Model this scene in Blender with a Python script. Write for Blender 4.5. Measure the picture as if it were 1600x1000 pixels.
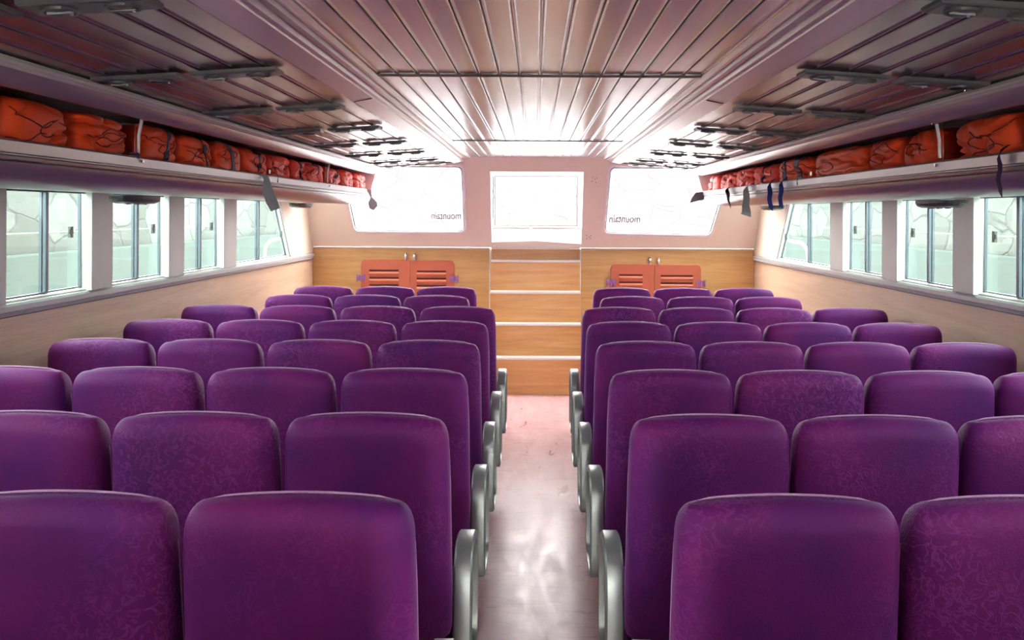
import bpy, bmesh, math, random
from math import sin, cos, pi, radians
from mathutils import Vector, Matrix, noise
from mathutils.geometry import tessellate_polygon

for o in list(bpy.data.objects):
    bpy.data.objects.remove(o)
S = bpy.context.scene
COL = S.collection

# ------------------------------------------------------------------ camera
cam_d = bpy.data.cameras.new('camera')
cam = bpy.data.objects.new('camera', cam_d)
COL.objects.link(cam)
cam_d.sensor_width = 36
cam_d.lens = 36 * 1350 / 1600
cam_d.shift_x = -36 / 1600
cam_d.shift_y = -167 / 1600
cam_d.clip_start = 0.05
cam.matrix_world = Matrix.Translation((-0.015, 0, 1.81)) @ Matrix.Rotation(pi / 2, 4, 'X') @ Matrix.Rotation(radians(0.3), 4, 'Z')
S.camera = cam

# ------------------------------------------------------------------ light
world = bpy.data.worlds.new('sky'); S.world = world
world.use_nodes = True
bg = world.node_tree.nodes['Background']
bg.inputs[0].default_value = (1.0, 0.965, 0.97, 1)
bg.inputs[1].default_value = 20.5
S.view_settings.view_transform = 'Standard'
S.view_settings.look = 'None'
S.view_settings.gamma = 1
S.view_settings.use_curve_mapping = False
S.view_settings.exposure = 0.68

# ------------------------------------------------------------------ materials
def newmat(name):
    m = bpy.data.materials.new(name); m.use_nodes = True
    nt = m.node_tree
    b = nt.nodes['Principled BSDF']
    return m, nt, b

def coords(nt, scale=(1, 1, 1), kind='Object'):
    tc = nt.nodes.new('ShaderNodeTexCoord'); mp = nt.nodes.new('ShaderNodeMapping')
    nt.links.new(tc.outputs[kind], mp.inputs[0]); mp.inputs['Scale'].default_value = scale
    return mp.outputs[0]

def tex_noise(nt, vec, scale, detail=3, rough=.5, dist=0):
    n = nt.nodes.new('ShaderNodeTexNoise')
    n.inputs['Scale'].default_value = scale; n.inputs['Detail'].default_value = detail
    n.inputs['Roughness'].default_value = rough; n.inputs['Distortion'].default_value = dist
    nt.links.new(vec, n.inputs['Vector'])
    return n.outputs[0]

def ramp(nt, fac, stops):
    r = nt.nodes.new('ShaderNodeValToRGB'); e = r.color_ramp.elements
    while len(e) < len(stops): e.new(.5)
    for i, (p, c) in enumerate(stops):
        e[i].position = p; e[i].color = (c[0], c[1], c[2], 1)
    nt.links.new(fac, r.inputs[0])
    return r.outputs[0]

def bump(nt, b, h, strength=.3, dist=.01):
    n = nt.nodes.new('ShaderNodeBump'); n.inputs['Strength'].default_value = strength
    n.inputs['Distance'].default_value = dist
    nt.links.new(h, n.inputs['Height']); nt.links.new(n.outputs[0], b.inputs['Normal'])

def plain(name, col, rough=.5, metal=0, var=.08, scale=8, bmp=0, stretch=(1, 1, 1), spec=.5, coat=0):
    m, nt, b = newmat(name)
    v = coords(nt, stretch); f = tex_noise(nt, v, scale, 4)
    c0 = [max(0, c * (1 - var)) for c in col]; c1 = [min(1, c * (1 + var)) for c in col]
    nt.links.new(ramp(nt, f, [(.3, c0), (.7, c1)]), b.inputs['Base Color'])
    b.inputs['Roughness'].default_value = rough; b.inputs['Metallic'].default_value = metal
    b.inputs['Specular IOR Level'].default_value = spec; b.inputs['Coat Weight'].default_value = coat
    if bmp: bump(nt, b, f, bmp, .005)
    return m

def wood(name, c0, c1, c2, axis='X', rough=.35, scale=1.0):
    m, nt, b = newmat(name)
    st = {'X': (.5, 5, 9), 'Y': (5, .5, 9), 'Z': (6, 6, .5)}[axis]
    v = coords(nt, tuple(s * scale for s in st))
    f = tex_noise(nt, v, 1.6, 5, .55, .7)
    g = tex_noise(nt, coords(nt, tuple(s * 4 * scale for s in st)), 3, 2)
    mx = nt.nodes.new('ShaderNodeMix'); mx.inputs[0].default_value = .3
    nt.links.new(f, mx.inputs[2]); nt.links.new(g, mx.inputs[3])
    nt.links.new(ramp(nt, mx.outputs[0], [(.32, c0), (.5, c1), (.68, c2)]), b.inputs['Base Color'])
    b.inputs['Roughness'].default_value = rough
    return m

def glassmat(name, tint, refl=.07):
    m = bpy.data.materials.new(name); m.use_nodes = True; nt = m.node_tree
    nt.nodes.clear()
    out = nt.nodes.new('ShaderNodeOutputMaterial'); mix = nt.nodes.new('ShaderNodeMixShader')
    t = nt.nodes.new('ShaderNodeBsdfTransparent'); g = nt.nodes.new('ShaderNodeBsdfGlossy')
    t.inputs[0].default_value = (*tint, 1); g.inputs['Roughness'].default_value = .03
    mix.inputs[0].default_value = refl
    nt.links.new(t.outputs[0], mix.inputs[1]); nt.links.new(g.outputs[0], mix.inputs[2])
    nt.links.new(mix.outputs[0], out.inputs[0])
    return m

def velvet(name):
    m, nt, b = newmat(name)
    v = coords(nt)
    oi = nt.nodes.new('ShaderNodeObjectInfo')
    add = nt.nodes.new('ShaderNodeVectorMath'); add.operation = 'ADD'
    sc = nt.nodes.new('ShaderNodeMath'); sc.operation = 'MULTIPLY'; sc.inputs[1].default_value = 40
    nt.links.new(oi.outputs['Random'], sc.inputs[0])
    nt.links.new(v, add.inputs[0]); nt.links.new(sc.outputs[0], add.inputs[1])
    vv = add.outputs[0]
    big = tex_noise(nt, vv, 3.2, 3, .6)
    base = ramp(nt, big, [(.3, (.115, .010, .165)), (.5, (.180, .010, .175)), (.72, (.245, .013, .175))])
    # crushed pile strokes
    n1 = nt.nodes.new('ShaderNodeTexNoise'); n1.inputs['Scale'].default_value = 26
    n1.inputs['Detail'].default_value = 2.5; n1.inputs['Distortion'].default_value = 1.6
    nt.links.new(vv, n1.inputs['Vector'])
    rg = ramp(nt, n1.outputs[0], [(.44, (0, 0, 0)), (.497, (1, 1, 1)), (.55, (0, 0, 0))])
    n2 = tex_noise(nt, vv, 2.4, 2)
    msk = ramp(nt, n2, [(.45, (0, 0, 0)), (.7, (1, 1, 1))])
    mul = nt.nodes.new('ShaderNodeMix'); mul.data_type = 'RGBA'; mul.blend_type = 'MULTIPLY'; mul.inputs[0].default_value = 1
    nt.links.new(rg, mul.inputs[6]); nt.links.new(msk, mul.inputs[7])
    mx = nt.nodes.new('ShaderNodeMix'); mx.data_type = 'RGBA'
    k = nt.nodes.new('ShaderNodeMath'); k.operation = 'MULTIPLY'; k.inputs[1].default_value = .6
    nt.links.new(mul.outputs[2], k.inputs[0]); nt.links.new(k.outputs[0], mx.inputs[0])
    nt.links.new(base, mx.inputs[6]); mx.inputs[7].default_value = (.42, .06, .36, 1)
    nt.links.new(mx.outputs[2], b.inputs['Base Color'])
    b.inputs['Roughness'].default_value = .62
    b.inputs['Sheen Weight'].default_value = .28
    b.inputs['Sheen Roughness'].default_value = .35
    b.inputs['Sheen Tint'].default_value = (.75, .32, .85, 1)
    b.inputs['Specular IOR Level'].default_value = .35
    fine = tex_noise(nt, vv, 220, 3)
    ad = nt.nodes.new('ShaderNodeMath'); ad.operation = 'ADD'
    nt.links.new(fine, ad.inputs[0]); nt.links.new(mul.outputs[2], ad.inputs[1])
    bump(nt, b, ad.outputs[0], .35, .003)
    return m

def stone(name, c0, c1, mortar, line=.05):
    m, nt, b = newmat(name)
    v = coords(nt, (1, 1, 1.7))
    nz = nt.nodes.new('ShaderNodeTexNoise'); nz.inputs['Scale'].default_value = 1.5
    nt.links.new(v, nz.inputs['Vector'])
    mxv = nt.nodes.new('ShaderNodeMix'); mxv.data_type = 'VECTOR'; mxv.inputs[0].default_value = .25
    nt.links.new(v, mxv.inputs[4]); nt.links.new(nz.outputs[1], mxv.inputs[5])
    vd = nt.nodes.new('ShaderNodeTexVoronoi'); vd.feature = 'DISTANCE_TO_EDGE'; vd.inputs['Scale'].default_value = 1.7
    vc = nt.nodes.new('ShaderNodeTexVoronoi'); vc.inputs['Scale'].default_value = 1.7
    nt.links.new(mxv.outputs[1], vd.inputs['Vector']); nt.links.new(mxv.outputs[1], vc.inputs['Vector'])
    colr = ramp(nt, vc.outputs['Color'], [(.2, c0), (.8, c1)])
    fac = ramp(nt, vd.outputs[0], [(.0, (0, 0, 0)), (line, (1, 1, 1))])
    mx = nt.nodes.new('ShaderNodeMix'); mx.data_type = 'RGBA'
    nt.links.new(fac, mx.inputs[0]); mx.inputs[6].default_value = (*mortar, 1); nt.links.new(colr, mx.inputs[7])
    nt.links.new(mx.outputs[2], b.inputs['Base Color']); b.inputs['Roughness'].default_value = .9
    bump(nt, b, fac, .5, .03)
    return m

def floormat():
    m, nt, b = newmat('pink_vinyl')
    v = coords(nt, (4, 1.2, 1)); f = tex_noise(nt, v, 2.2, 6, .62, .8)
    c = ramp(nt, f, [(.3, (.60, .34, .34)), (.5, (.68, .41, .415)), (.7, (.76, .52, .53))])
    s = tex_noise(nt, coords(nt, (1.5, 12, 1)), 2.5, 5, .65, 1.5)
    st = ramp(nt, s, [(.36, (.55, .52, .52)), (.43, (1, 1, 1)), (1, (1, 1, 1))])
    mx = nt.nodes.new('ShaderNodeMix'); mx.data_type = 'RGBA'; mx.blend_type = 'MULTIPLY'; mx.inputs[0].default_value = .55
    nt.links.new(c, mx.inputs[6]); nt.links.new(st, mx.inputs[7])
    nt.links.new(mx.outputs[2], b.inputs['Base Color'])
    r = ramp(nt, f, [(.3, (.26,) * 3), (.7, (.40,) * 3)]); nt.links.new(r, b.inputs['Roughness'])
    b.inputs['Specular IOR Level'].default_value = .6
    bump(nt, b, s, .12, .01)
    return m

M = dict(
    velvet=velvet('purple_velvet'),
    backlit_seam=plain('backlit_seam_lilac', (.66, .34, .60), .5),  # pale tone paints in backlight along the seat rims
    alu=plain('greenish_aluminium', (.44, .49, .45), .38, .55, .06, 3),
    black=plain('black_rubber', (.02, .02, .022), .5),
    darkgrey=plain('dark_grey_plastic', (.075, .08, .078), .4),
    ventmat=plain('grey_vent_plastic', (.13, .145, .14), .35, .3),
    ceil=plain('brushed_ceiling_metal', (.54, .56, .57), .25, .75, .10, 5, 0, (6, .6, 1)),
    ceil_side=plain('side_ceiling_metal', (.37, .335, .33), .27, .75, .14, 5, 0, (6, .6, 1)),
    groove=plain('dark_groove', (.10, .07, .065), .5, .3),
    beam=plain('beam_aluminium', (.70, .67, .66), .3, .55, .05, 3, 0, (4, .5, 4)),
    rack=plain('rack_aluminium', (.42, .40, .41), .33, .6, .05, 3, 0, (4, .4, 4)),
    cream=plain('cream_gelcoat', (.86, .79, .64), .45, 0, .02, 2),
    white=plain('white_paint', (.82, .83, .80), .4, 0, .02, 3),
    postm=plain('pale_post_paint', (.66, .69, .63), .4, 0, .03, 3),
    sill=plain('grey_sill', (.46, .47, .46), .4, .2, .04, 3),
    sidewood=wood('pale_beech_laminate', (.52, .37, .24), (.62, .45, .30), (.68, .52, .36), 'Y', .4),
    oak=wood('golden_oak_laminate', (.50, .28, .09), (.62, .37, .13), (.70, .45, .18), 'X', .4),
    stairwood=wood('orange_oak_laminate', (.55, .26, .08), (.68, .34, .11), (.76, .42, .16), 'X', .35),
    orange=plain('brick_orange_paint', (.52, .13, .065), .4, 0, .03),
    louvre=plain('louvre_orange', (.60, .17, .09), .35, 0, .03),
    louvre_dark=plain('louvre_gap', (.16, .02, .012), .6),
    hinge=plain('violet_tinted_hinge', (.42, .22, .45), .25, .4),
    chrome=plain('chrome', (.8, .8, .78), .15, 1),
    jacket=plain('orange_nylon', (1.0, .085, .010), .55, 0, .12, 9, .3),
    jacket2=plain('red_orange_nylon', (.92, .055, .03), .55, 0, .12, 9, .3),
    seam=plain('dark_red_seam', (.20, .008, .006), .6),
    navy=plain('navy_webbing', (.03, .012, .045), .6),
    blue=plain('blue_webbing', (.02, .05, .26), .6),
    greycloth=plain('grey_reflective_tape', (.42, .47, .44), .4, .1),
    clear=glassmat('clear_glass', (.97, .97, .97), .05),
    green=glassmat('green_tinted_glass', (.60, .685, .66), .06),
    acrylic=glassmat('frosted_acrylic', (.75, .62, .62), .2),
    stile=plain('blue_grey_stile', (.11, .13, .155), .35, .5),
    stile_l=plain('pale_stile', (.42, .47, .47), .4, .3),
    stone=stone('pale_rubble_stone', (.066, .065, .058), (.108, .105, .098), (.05, .046, .044), .03),
    stone_f=stone('sunny_rubble_stone', (.054, .050, .053), (.068, .065, .068), (.027, .020, .026), .03),
    concrete=plain('pale_concrete', (.062, .072, .067), .9, 0, .1, 2),
    bounce_ground=plain('pale_bounce_ground', (.62, .63, .63), .9, 0, .05, 2),  # unseen ground, kept pale to bounce light up into the cabin
    railm=plain('greyed_white_rail', (.17, .18, .175), .5),  # white rail greyed in colour so daylight leaves it faint
    ink=plain('grey_ink', (.05, .05, .055), .7),
    floor=floormat(),
    trim_and_lit_tread=plain('white_trim_and_lit_tread', (.86, .83, .80), .35, 0, .02),  # white for actual trim, and for light painted onto the stair treads
    leg=plain('steel_leg', (.25, .26, .26), .4, .6),
)

# ------------------------------------------------------------------ helpers
def finish(bm, name, mat, parent=None, smooth=False, bevel=0, seg=2, mats=None):
    me = bpy.data.meshes.new(name)
    bmesh.ops.recalc_face_normals(bm, faces=bm.faces)
    bm.to_mesh(me); bm.free()
    o = bpy.data.objects.new(name, me); COL.objects.link(o)
    for mm in (mats or [mat]): me.materials.append(mm)
    if smooth:
        for p in me.polygons: p.use_smooth = True
    if bevel:
        md = o.modifiers.new('bevel', 'BEVEL'); md.width = bevel; md.segments = seg; md.limit_method = 'ANGLE'
    if parent is not None: o.parent = parent
    return o

def hexa(bm, pts, mi=0):
    vs = [bm.verts.new(p) for p in pts]
    for f in ((0, 1, 2, 3), (4, 5, 6, 7), (0, 1, 5, 4), (1, 2, 6, 5), (2, 3, 7, 6), (3, 0, 4, 7)):
        fc = bm.faces.new([vs[i] for i in f]); fc.material_index = mi
    return vs

def box(bm, x0, x1, y0, y1, z0, z1, mi=0):
    return hexa(bm, [(x0, y0, z0), (x1, y0, z0), (x1, y1, z0), (x0, y1, z0),
                     (x0, y0, z1), (x1, y0, z1), (x1, y1, z1), (x0, y1, z1)], mi)

def extrude(bm, prof, y0, y1, side=1, mi=0, yend=None):
    """closed profile of (x,z) points run along Y; side mirrors x; yend(x,z) moves the far end"""
    a = [bm.verts.new((side * x, y0, z)) for x, z in prof]
    b = [bm.verts.new((side * x, yend(x, z) if yend else y1, z)) for x, z in prof]
    n = len(prof)
    for i in range(n):
        f = bm.faces.new((a[i], a[(i + 1) % n], b[(i + 1) % n], b[i])); f.material_index = mi
    bm.faces.new(a); bm.faces.new(b)

def tube(bm, pts, r, n=8, closed=False, rx=None):
    pts = [Vector(p) for p in pts]
    rings = []
    N = len(pts)
    for i, p in enumerate(pts):
        if closed: d = pts[(i + 1) % N] - pts[i - 1]
        else: d = pts[min(i + 1, N - 1)] - pts[max(i - 1, 0)]
        d.normalize()
        up = Vector((0, 0, 1)) if abs(d.z) < .9 else Vector((1, 0, 0))
        u = d.cross(up).normalized(); v = u.cross(d)
        rings.append([bm.verts.new(p + (u * cos(2 * pi * k / n) + v * sin(2 * pi * k / n)) * r) for k in range(n)])
    for i in range(N if closed else N - 1):
        a, b = rings[i], rings[(i + 1) % N]
        for k in range(n): bm.faces.new((a[k], a[(k + 1) % n], b[(k + 1) % n], b[k]))
    if not closed:
        bm.faces.new(rings[0]); bm.faces.new(rings[-1])

def cyl(bm, c, axis, r, h, n=16, r2=None):
    c = Vector(c); ax = Vector(axis).normalized()
    up = Vector((0, 0, 1)) if abs(ax.z) < .9 else Vector((1, 0, 0))
    u = ax.cross(up).normalized(); v = u.cross(ax); r2 = r if r2 is None else r2
    a = [bm.verts.new(c + (u * cos(2 * pi * k / n) + v * sin(2 * pi * k / n)) * r) for k in range(n)]
    b = [bm.verts.new(c + ax * h + (u * cos(2 * pi * k / n) + v * sin(2 * pi * k / n)) * r2) for k in range(n)]
    for k in range(n): bm.faces.new((a[k], a[(k + 1) % n], b[(k + 1) % n], b[k]))
    bm.faces.new(a); bm.faces.new(b)

def plate(bm, outer, holes, f, off0, off1, mi=0):
    """flat plate with holes: 2D loops mapped by f(u,v,off)"""
    loops = [outer] + holes
    flat = [p for l in loops for p in l]
    tris = tessellate_polygon([[Vector((p[0], p[1], 0)) for p in l] for l in loops])
    A = [bm.verts.new(f(p[0], p[1], off0)) for p in flat]
    B = [bm.verts.new(f(p[0], p[1], off1)) for p in flat]
    for t in tris:
        for vs in (A, B):
            try: fc = bm.faces.new([vs[i] for i in t]); fc.material_index = mi
            except ValueError: pass
    k = 0
    for l in loops:
        n = len(l)
        for i in range(n):
            i0, i1 = k + i, k + (i + 1) % n
            fc = bm.faces.new((A[i0], A[i1], B[i1], B[i0])); fc.material_index = mi
        k += n

def rounded(poly, r, n=5):
    out = []; N = len(poly)
    for i in range(N):
        p0, p, p1 = Vector(poly[i - 1]), Vector(poly[i]), Vector(poly[(i + 1) % N])
        d0 = (p0 - p).normalized(); d1 = (p1 - p).normalized()
        a = p + d0 * r; b = p + d1 * r
        for k in range(n + 1):
            t = k / n
            q = a * (1 - t) ** 2 + p * 2 * t * (1 - t) + b * t * t
            out.append((q.x, q.y))
    return out

def inset(poly, d):
    c = Vector((sum(p[0] for p in poly) / len(poly), sum(p[1] for p in poly) / len(poly)))
    N = len(poly); out = []
    area = sum(poly[i][0] * poly[(i + 1) % N][1] - poly[(i + 1) % N][0] * poly[i][1] for i in range(N))
    s = 1 if area > 0 else -1
    for i in range(N):
        p0, p, p1 = Vector(poly[i - 1]), Vector(poly[i]), Vector(poly[(i + 1) % N])
        e0 = (p - p0).normalized(); e1 = (p1 - p).normalized()
        n0 = Vector((-e0.y, e0.x)) * s; n1 = Vector((-e1.y, e1.x)) * s
        b = (n0 + n1); b = b / max(b.length_squared, 1e-6) * 2
        out.append(tuple(p + b * d))
    return out

def thing(name, label, cat, loc=(0, 0, 0), group=None):
    o = bpy.data.objects.new(name, None); COL.objects.link(o); o.location = loc
    o.empty_display_size = .1
    return tag(o, label, cat, group)

def tag(o, label, cat, group=None, kind=None):
    o['label'] = label; o['category'] = cat
    if group: o['group'] = group
    if kind: o['kind'] = kind
    return o

def struct(o):
    o['kind'] = 'structure'; return o

def place(o, parent, loc=None):
    """child built in world coordinates under an Empty that stands at its own location"""
    o.parent = parent
    o.matrix_parent_inverse = Matrix.Translation(parent.location).inverted()
    return o

def dup(root, loc, label, group=None):
    r = root.copy(); COL.objects.link(r); r.location = loc; r['label'] = label
    if group: r['group'] = group
    for ch in root.children:
        c = ch.copy(); COL.objects.link(c); c.parent = r
        for g in ch.children:
            d = g.copy(); COL.objects.link(d); d.parent = c
    return r

YB, YF = -3.4, 9.0                       # stern end and bow end of the cabin
def wallx(s, y): return (-(2.327 + .0178 * (9 - y))) if s < 0 else (2.273 + .0178 * (9 - y))
def wp(s, y, z, i):                      # point on side wall s, i metres inboard
    return (wallx(s, y) - s * i, y, z)
def wbox(bm, s, y0, y1, z0, z1, i0, i1, mi=0):
    hexa(bm, [wp(s, y0, z0, i0), wp(s, y1, z0, i0), wp(s, y1, z0, i1), wp(s, y0, z0, i1),
              wp(s, y0, z1, i0), wp(s, y1, z1, i0), wp(s, y1, z1, i1), wp(s, y0, z1, i1)], mi)

# ------------------------------------------------------------------ floor
bm = bmesh.new()
hexa(bm, [(-2.65, YB, -.05), (2.6, YB, -.05), (2.45, 9.3, -.05), (-2.45, 9.3, -.05),
          (-2.6, YB, 0), (2.6, YB, 0), (2.45, 9.3, 0), (-2.45, 9.3, 0)])
struct(finish(bm, 'floor', M['floor']))

# ------------------------------------------------------------------ centre ceiling (lengthwise metal strips)
def strip_ceiling(bm, x0, z0, x1, z1, n, y0, yend, side, depth=.008, gap=.1, thick=.03):
    """profile of n shallow pans between (x0,z0) and (x1,z1)"""
    prof = []
    for i in range(n):
        a = i / n; b = (i + 1) / n; w = b - a
        for t, dz in ((a + w * gap * .0, depth), (a + w * gap * .45, depth), (a + w * gap * .5, -.003), (a + w * gap * .8, -.0038), (a + w * gap * 1.3, 0),
                      (a + w * .5, -.0006), (b - w * gap * .8, 0), (b - w * gap * .35, -.0038), (b - w * gap * .05, -.003)):
            prof.append((x0 + (x1 - x0) * t, z0 + (z1 - z0) * t + dz))
    prof.append((x1, z1)); prof.append((x1, z1 + thick)); prof.append((x0, z0 + thick))
    extrude(bm, prof, y0, 0, side, 0, yend)

def bulk_y(z): return 9.0 - .556 * (z - 1.45)     # raked front bulkhead face
bm = bmesh.new()
strip_ceiling(bm, -.645, 2.36, .645, 2.36, 16, YB, lambda x, z: 8.50, 1, .009, .13)
ceil = struct(finish(bm, 'ceiling', M['ceil'], mats=[M['ceil']]))
md = ceil.modifiers.new('e', 'EDGE_SPLIT'); md.split_angle = radians(25)
for p in ceil.data.polygons: p.use_smooth = True
k = 0
for yj in (.35, 3.42, 6.5):
    k += 1
    bm = bmesh.new()
    box(bm, -.64, .64, yj - .012, yj + .012, 2.349, 2.357)
    struct(finish(bm, 'trim_%d' % k, M['groove'], bevel=.002))

# ------------------------------------------------------------------ beams and side ceilings
tn = 3
for s in (-1, 1):
    prof = [(.642, 2.42), (.642, 2.352), (.652, 2.340), (.662, 2.340), (.666, 2.348), (.676, 2.346), (.680, 2.332), (.692, 2.328),
            (.697, 2.337), (.706, 2.335), (.711, 2.318), (.722, 2.314), (.727, 2.322), (.732, 2.312), (.815, 2.296), (.822, 2.300), (.824, 2.42)]
    bm = bmesh.new(); extrude(bm, prof, YB, 0, s, 0, lambda x, z: 8.50)
    tn += 1
    b = struct(finish(bm, 'trim_%d' % tn, M['beam']))
    for yj in (1.1, 3.8, 7.3):
        bm = bmesh.new()
        hexa(bm, [(s * .735, yj - .004, 2.309), (s * .813, yj - .004, 2.2935), (s * .813, yj + .004, 2.2935), (s * .735, yj + .004, 2.309),
                  (s * .735, yj - .004, 2.314), (s * .813, yj - .004, 2.3), (s * .813, yj + .004, 2.3), (s * .735, yj + .004, 2.314)])
        finish(bm, 'joint', M['groove'], b)
    bm = bmesh.new()
    strip_ceiling(bm, .826, 2.312, 1.57, 2.264, 7, YB, lambda x, z: 8.56, s, .010, .16)
    strip_ceiling(bm, 1.57, 2.264, 2.5, 2.24, 8, YB, lambda x, z: 8.56, s, .010, .16)
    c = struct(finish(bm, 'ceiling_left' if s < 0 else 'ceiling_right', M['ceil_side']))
    md = c.modifiers.new('e', 'EDGE_SPLIT'); md.split_angle = radians(25)
    for p in c.data.polygons: p.use_smooth = True

# ------------------------------------------------------------------ side walls with sliding windows
WIN = [(6.73, 8.19), (5.77, 6.44), (4.83, 5.51), (3.89, 4.58), (2.95, 3.64), (2.01, 2.70), (1.07, 1.76), (.13, .82), (-.81, -.12)]
Z0, Z1 = 1.388, 1.945
WIN = [WIN[0]] + [(a, b + .035) for a, b in WIN[1:]]
wn = 0
for s in (-1, 1):
    nm = 'left' if s < 0 else 'right'
    bm = bmesh.new(); wbox(bm, s, YB, 9.3, 0, 1.335, 0, -.08)
    struct(finish(bm, 'wall_%s_lower' % nm, M['sidewood']))
    # upper band with openings
    bm = bmesh.new()
    holes = []
    for i, (a, b) in enumerate(WIN):
        if i == 0: h = rounded([(a, Z0), (b, Z0), (b - .40, Z1), (a, Z1)], .02, 3)
        else: h = rounded([(a, Z0), (b, Z0), (b, Z1), (a, Z1)], .02, 3)
        holes.append(h)
    plate(bm, [(YB, 1.336), (9.3, 1.336), (9.3, 2.24), (YB, 2.24)], holes, lambda u, v, o, s=s: wp(s, u, v, -o), 0, .030)
    struct(finish(bm, 'wall_%s_upper' % nm, M['cream']))
    # sill rail
    bm = bmesh.new()
    prof = [(0, 1.33), (.030, 1.33), (.034, 1.345), (.028, 1.349), (.034, 1.353), (.034, 1.374), (.024, 1.386), (0, 1.386)]
    A = [bm.verts.new(wp(s, YB, z, i)) for i, z in prof]; B = [bm.verts.new(wp(s, 8.93, z, i)) for i, z in prof]
    for q in range(len(prof)): bm.faces.new((A[q], A[(q + 1) % len(prof)], B[(q + 1) % len(prof)], B[q]))
    bm.faces.new(A); bm.faces.new(B)
    tn += 1
    struct(finish(bm, 'trim_%d' % tn, M['sill']))
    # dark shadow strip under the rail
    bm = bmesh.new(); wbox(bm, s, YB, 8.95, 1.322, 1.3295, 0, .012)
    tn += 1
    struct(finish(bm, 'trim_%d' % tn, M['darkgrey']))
    # posts
    for i in range(len(WIN) - 1):
        a = WIN[i + 1][1]; b = WIN[i][0]
        bm = bmesh.new(); wbox(bm, s, a - .025, b - .02, 1.387, 1.93, 0.0045, .038)
        tn += 1
        struct(finish(bm, 'trim_%d' % tn, M['postm'], bevel=.004))
    for i, (a, b) in enumerate(WIN):
        wn += 1
        f = lambda u, v, o, s=s: wp(s, u, v, o)
        top = b - .40 if i == 0 else b
        outer = [(a, Z0), (b, Z0), (top, Z1), (a, Z1)]
        inner = inset(outer, .008)
        bm = bmesh.new()
        plate(bm, outer, [rounded(inner, .012, 3)], f, .004, -.045)
        w = struct(finish(bm, 'window_%d' % wn, M['postm']))
        mid = (a + top) / 2 if i else a + .62
        # two sliding sashes: near (inner track) and far (outer track)
        def sash(u0, u1, t1, off, mat_far):
            o2 = [(u0, Z0 + .012), (u1, Z0 + .012), (t1, Z1 - .014), (u0, Z1 - .014)]
            bmq = bmesh.new(); plate(bmq, o2, [inset(o2, .010)], f, off, off - .014)
            fr = finish(bmq, 'sash_frame', M['stile'], w)
            bmq = bmesh.new(); plate(bmq, inset(o2, .008), [], f, off - .005, off - .009)
            finish(bmq, 'pane', M['green'], w)
            return fr
        tfar = top - .012 if i else b - .40 + .01
        sash(a + .012, mid + .008, mid + .008, -.006, 0)
        sash(mid - .014, b - .012 if i else b - .012, tfar - .006, -.024, 1)
        bm = bmesh.new(); wbox(bm, s, mid - .013, mid + .012, Z0 + .014, Z1 - .02, -.004, -.018)
        finish(bm, 'meeting_stile', M['stile'], w)
        bm = bmesh.new(); wbox(bm, s, a + .01, top - .02, Z1 - .045, Z1 - .015, .0, -.03)
        finish(bm, 'top_track', M['stile'], w)
        # latch
        ly = (b - .135) if i else 7.98; lz = 1.70 if i else 1.60
        bm = bmesh.new()
        wbox(bm, s, ly - .012, ly + .012, lz - .03, lz + .03, -.006, -.024)
        wbox(bm, s, ly - .030, ly + .006, lz - .012, lz + .014, -.002, -.014)
        finish(bm, 'latch', M['darkgrey'], w, bevel=.003)
        if i == 0:
            bm = bmesh.new()
            p0 = [(b, Z0), (b + .06, Z0), (b - .34, Z1 + .01), (b - .40, Z1 + .01)]
            plate(bm, p0, [], f, .001, .012)
            finish(bm, 'end_trim', M['postm'], w)

# ------------------------------------------------------------------ raked front bulkhead with two windscreens and hatch
fz = lambda x, z, o: (x, bulk_y(z) + o, z)
wl = [(-1.868, 1.613), (-.735, 1.613), (-.735, 2.27), (-1.935, 2.27)]
wr = [(.700, 1.606), (1.792, 1.590), (1.915, 2.27), (.724, 2.27)]
door_in = [(-.465, 1.512), (.468, 1.495), (.468, 2.222), (-.465, 2.222)]
hat = [(-.465, 1.505), (0, 1.522), (.468, 1.49), (.468, 2.222), (-.465, 2.222)]
bm = bmesh.new()
plate(bm, [(-2.45, 1.452), (2.42, 1.452), (2.40, 2.42), (-2.42, 2.42)],
      [rounded(wl, .06), rounded(wr, .06), hat], fz, 0, .045)
struct(finish(bm, 'wall_front', M['cream']))
for poly, sgn in ((wl, -1), (wr, 1)):
    wn += 1
    bm = bmesh.new()
    plate(bm, rounded(inset(poly, -.028), .085), [rounded(inset(poly, .002), .058)], fz, -.024, 0)
    w = struct(finish(bm, 'window_%d' % wn, M['trim_and_lit_tread'], bevel=.010, seg=3))
    bm = bmesh.new()
    plate(bm, rounded(inset(poly, .001), .06), [rounded(inset(poly, .013), .05)], fz, .002, .04)
    finish(bm, 'rubber_seal', M['darkgrey'], w)
    bm = bmesh.new(); plate(bm, rounded(inset(poly, .008), .055), [], fz, .018, .024)
    finish(bm, 'pane', M['clear'], w)
    # mirrored lettering painted on the outside of the glass
    for txt, cx, cz, size in ((('mountain', -.925, 1.745, .12),) if sgn < 0 else (('mountain', .905, 1.720, .125),)):
        cu = bpy.data.curves.new('lettering', 'FONT'); cu.body = txt; cu.size = size; cu.align_x = 'CENTER'; cu.extrude = .0006
        cu.offset = .0012
        t = bpy.data.objects.new('lettering', cu); COL.objects.link(t)
        t.data.materials.append(M['ink']); t.parent = w
        ang = math.atan(.556)
        t.matrix_world = Matrix.Translation(fz(cx, cz, .030)) @ Matrix.Rotation(pi / 2 + ang, 4, 'X') @ Matrix.Scale(-1, 4, (1, 0, 0)) @ Matrix.Diagonal((.68, 1, 1, 1))
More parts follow.
